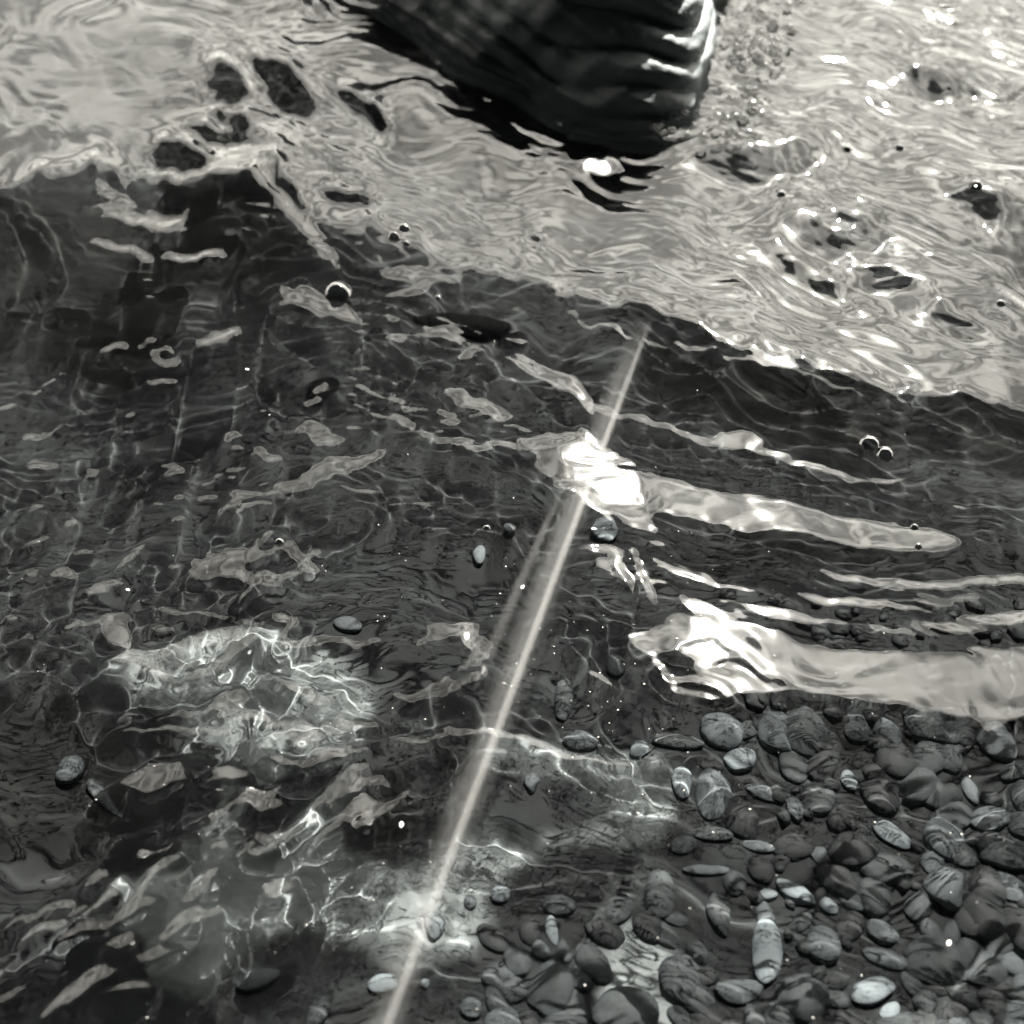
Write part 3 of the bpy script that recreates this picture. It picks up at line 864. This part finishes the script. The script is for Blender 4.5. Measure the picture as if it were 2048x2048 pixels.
def dome_mesh(seg=20, rings=9):
    v, f = [], []
    for j in range(rings):
        a = j / (rings - 1) * math.radians(64)
        for i in range(seg):
            b = i / seg * 2 * math.pi
            v.append((1.11 * math.sin(a) * math.cos(b), 1.11 * math.sin(a) * math.sin(b), 1.11 * math.cos(a) - 0.49))
    for j in range(rings - 1):
        for i in range(seg):
            p, q = j * seg + i, j * seg + (i + 1) % seg
            f.append((p, p + seg, q + seg, q))
    me = bpy.data.meshes.new("bubble")
    me.from_pydata(v, [], f); me.shade_smooth(); me.materials.append(bb)
    return me
DOME = dome_mesh()
BEAD = DOME.copy(); BEAD.name = 'bubble'; BEAD.materials[0] = bb2
def bubble(px, py, r, label, group=None, lift=0.0, cat='bubble'):
    p = surface(px, py)
    unit = (p - Vector((0, 0, CAM_H))).length * TANH / 966
    o = bpy.data.objects.new("bubble", BEAD if group else DOME)
    o.scale = (r * unit * random.uniform(0.92, 1.12), r * unit * random.uniform(0.88, 1.0), r * unit * random.uniform(0.95, 1.2))
    o.location = p + Vector((0, 0, r * unit * lift))
    o.rotation_euler = (0, 0, random.uniform(0, 6.28))
    col.objects.link(o)
    return tag(o, label, cat, group)
bubble(638, 551, 27, 'large single bubble on the dark water left of centre')
bubble(744, 446, 14, 'left bubble of the cluster of three on the crest')
bubble(763, 431, 14, 'upper bubble of the cluster of three on the crest')
bubble(767, 459, 8, 'smallest lower bubble of the cluster of three on the crest')
bubble(1641, 836, 19, 'left bubble of the joined pair on the right')
bubble(1670, 856, 18, 'right bubble of the joined pair on the right')
bubble(1474, 366, 11, 'small bubble on the bright water below the droplets')
bubble(1842, 350, 13, 'small bubble on the bright water near the right edge')
bubble(1888, 572, 9, 'tiny bubble on the grey water at the right edge')
bubble(1725, 994, 8, 'tiny bubble on the tail of the long glint')
bubble(1732, 1030, 8, 'tiny bubble on the lower rim of the long glint tail')
bubble(826, 561, 6, 'tiny bubble above the long black reflection')
bubble(918, 996, 8, 'tiny bubble left of the beam')
bubble(527, 1022, 9, 'tiny bubble above the bright patch at left')
bubble(950, 1291, 6, 'tiny bubble on the bright beam')
bubble(1598, 281, 9, 'tiny bubble at the foot of the grey ripples at upper right')
bubble(1698, 279, 8, 'tiny bubble right of the grey ripples at upper right')
rnd = random.Random(5)
cl = [(1226, 210), (1237, 214), (1256, 212), (1268, 214), (1284, 209), (1292, 213), (1205, 234), (1240, 243), (1252, 251), (1262, 248), (1268, 246), (1262, 262), (1272, 264), (1297, 256), (1232, 240), (1245, 238)]
for px, py in cl:
    bubble(px, py, rnd.uniform(5, 8), 'glittering bubble in the cluster at the foot of the ridged rock', 'glittering bubbles at the foot of the rock', 0.2)
for k in range(115):
    py = 285 * rnd.random()
    cxx = 1385 + 55 * (1 - py / 285) + rnd.gauss(0, 34)
    bubble(cxx, py, 3.5 + 9 * rnd.random() ** 2, 'small bright bubble in the trickle beside the ridged rock', 'bubbles in the trickle beside the rock', rnd.uniform(0, 3))

# ----------------------------------------------------------------- floating specks
sp, t_ = material("pale_speck")
pp = N(t_, 'ShaderNodeBsdfPrincipled', Roughness=0.5); pp.inputs['Base Color'].default_value = (0.75, 0.74, 0.70, 1)
ou = t_.nodes.new('ShaderNodeOutputMaterial'); t_.links.new(pp.outputs[0], ou.inputs['Surface'])
def build_specks():
    r = random.Random(3)
    base = stone_mesh("speck_shape", 5, 1)
    bv = [v.co.copy() for v in base.vertices]; bf = [p.vertices[:] for p in base.polygons]
    V, F = [], []
    for k in range(300):
        px = r.uniform(0, 1932); py = r.uniform(600, 1932)
        if r.random() < 0.45:
            px, py = r.gauss(1250, 240), r.gauss(1250, 160)
        if np.interp(px, [q[0] for q in CREST], [q[1] for q in CREST]) + 30 > py or py > 1925:
            continue
        p = surface(px, py)
        rad = r.choice([0.00016, 0.0002, 0.00025, 0.0003, 0.00045])
        n = len(V)
        sx, sy = r.uniform(.6, 1.6), r.uniform(.6, 1.2)
        V += [p + Vector((v.x * rad * sx, v.y * rad * sy, v.z * rad * 0.7)) for v in bv]
        F += [tuple(i + n for i in f) for f in bf]
    o = mesh_obj("floating_specks", V, F, sp)
    return tag(o, 'tiny pale specks of dust floating on the water', 'dust', kind='stuff')
build_specks()
for px, py, lab in [(757, 1556, 'white fleck floating left of the beam low in the picture'), (240, 1113, 'white fleck floating on the dark water at left'),
                    (1790, 1780, 'white fleck floating over the mottled stones at right'), (466, 697, 'white fleck floating above the scattered glints at left'),
                    (1120, 998, 'white fleck floating just under the long glint'), (986, 1108, 'white fleck floating at the left edge of the beam')]:
    p = surface(px, py)
    me = stone_mesh("fleck", px, 2, 1.0); me.materials.append(sp)
    o = bpy.data.objects.new("fleck", me); o.location = p; o.scale = (0.0011, 0.0017, 0.0006); o.rotation_euler = (0, 0, px)
    col.objects.link(o); tag(o, lab, 'fleck')

# ----------------------------------------------------------------- light beam put into the shape of added scatter volumes
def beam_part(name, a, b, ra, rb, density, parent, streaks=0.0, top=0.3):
    """a slim closed scattering body added to imitate a light beam, densest along its axis, fading at its rim and its ends"""
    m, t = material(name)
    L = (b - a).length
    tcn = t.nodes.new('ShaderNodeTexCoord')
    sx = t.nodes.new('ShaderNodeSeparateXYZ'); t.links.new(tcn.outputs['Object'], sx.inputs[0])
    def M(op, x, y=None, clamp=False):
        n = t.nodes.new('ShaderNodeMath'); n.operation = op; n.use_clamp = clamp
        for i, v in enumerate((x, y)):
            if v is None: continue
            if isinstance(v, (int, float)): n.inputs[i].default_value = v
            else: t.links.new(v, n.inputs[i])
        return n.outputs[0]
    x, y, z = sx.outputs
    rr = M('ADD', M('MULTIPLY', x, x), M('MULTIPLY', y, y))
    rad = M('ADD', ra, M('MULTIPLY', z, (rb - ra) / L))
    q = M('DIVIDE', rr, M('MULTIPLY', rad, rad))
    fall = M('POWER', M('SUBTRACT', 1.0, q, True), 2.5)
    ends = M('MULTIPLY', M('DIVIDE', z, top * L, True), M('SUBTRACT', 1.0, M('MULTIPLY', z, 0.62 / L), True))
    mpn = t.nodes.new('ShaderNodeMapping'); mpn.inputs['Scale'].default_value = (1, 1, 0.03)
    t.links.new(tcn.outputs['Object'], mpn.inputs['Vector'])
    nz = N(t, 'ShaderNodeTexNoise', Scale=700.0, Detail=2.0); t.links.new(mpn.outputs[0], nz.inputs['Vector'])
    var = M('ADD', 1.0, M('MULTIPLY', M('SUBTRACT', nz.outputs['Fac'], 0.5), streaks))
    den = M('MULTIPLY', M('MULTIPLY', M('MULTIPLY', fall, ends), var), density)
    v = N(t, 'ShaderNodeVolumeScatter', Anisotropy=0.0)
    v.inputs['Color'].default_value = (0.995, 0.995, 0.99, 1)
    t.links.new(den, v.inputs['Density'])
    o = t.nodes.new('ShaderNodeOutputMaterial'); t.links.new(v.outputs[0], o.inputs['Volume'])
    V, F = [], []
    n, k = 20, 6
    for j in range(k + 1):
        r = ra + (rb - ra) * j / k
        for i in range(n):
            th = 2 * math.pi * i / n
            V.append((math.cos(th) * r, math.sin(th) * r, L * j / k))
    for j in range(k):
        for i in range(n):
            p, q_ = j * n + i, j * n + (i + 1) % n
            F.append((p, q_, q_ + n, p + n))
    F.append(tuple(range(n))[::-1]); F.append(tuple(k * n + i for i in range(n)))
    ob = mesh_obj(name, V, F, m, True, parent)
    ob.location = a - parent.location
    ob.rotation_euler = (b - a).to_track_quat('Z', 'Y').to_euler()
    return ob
def gp(px, py, z):
    x, y = ground(px, py, z); return Vector((float(x), float(y), z))
beam = bpy.data.objects.new("light_beam_volume", None)
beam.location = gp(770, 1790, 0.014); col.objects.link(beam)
tag(beam, 'long straight pale beam of light, built as a scatter volume, slanting across the dark water', 'light beam')
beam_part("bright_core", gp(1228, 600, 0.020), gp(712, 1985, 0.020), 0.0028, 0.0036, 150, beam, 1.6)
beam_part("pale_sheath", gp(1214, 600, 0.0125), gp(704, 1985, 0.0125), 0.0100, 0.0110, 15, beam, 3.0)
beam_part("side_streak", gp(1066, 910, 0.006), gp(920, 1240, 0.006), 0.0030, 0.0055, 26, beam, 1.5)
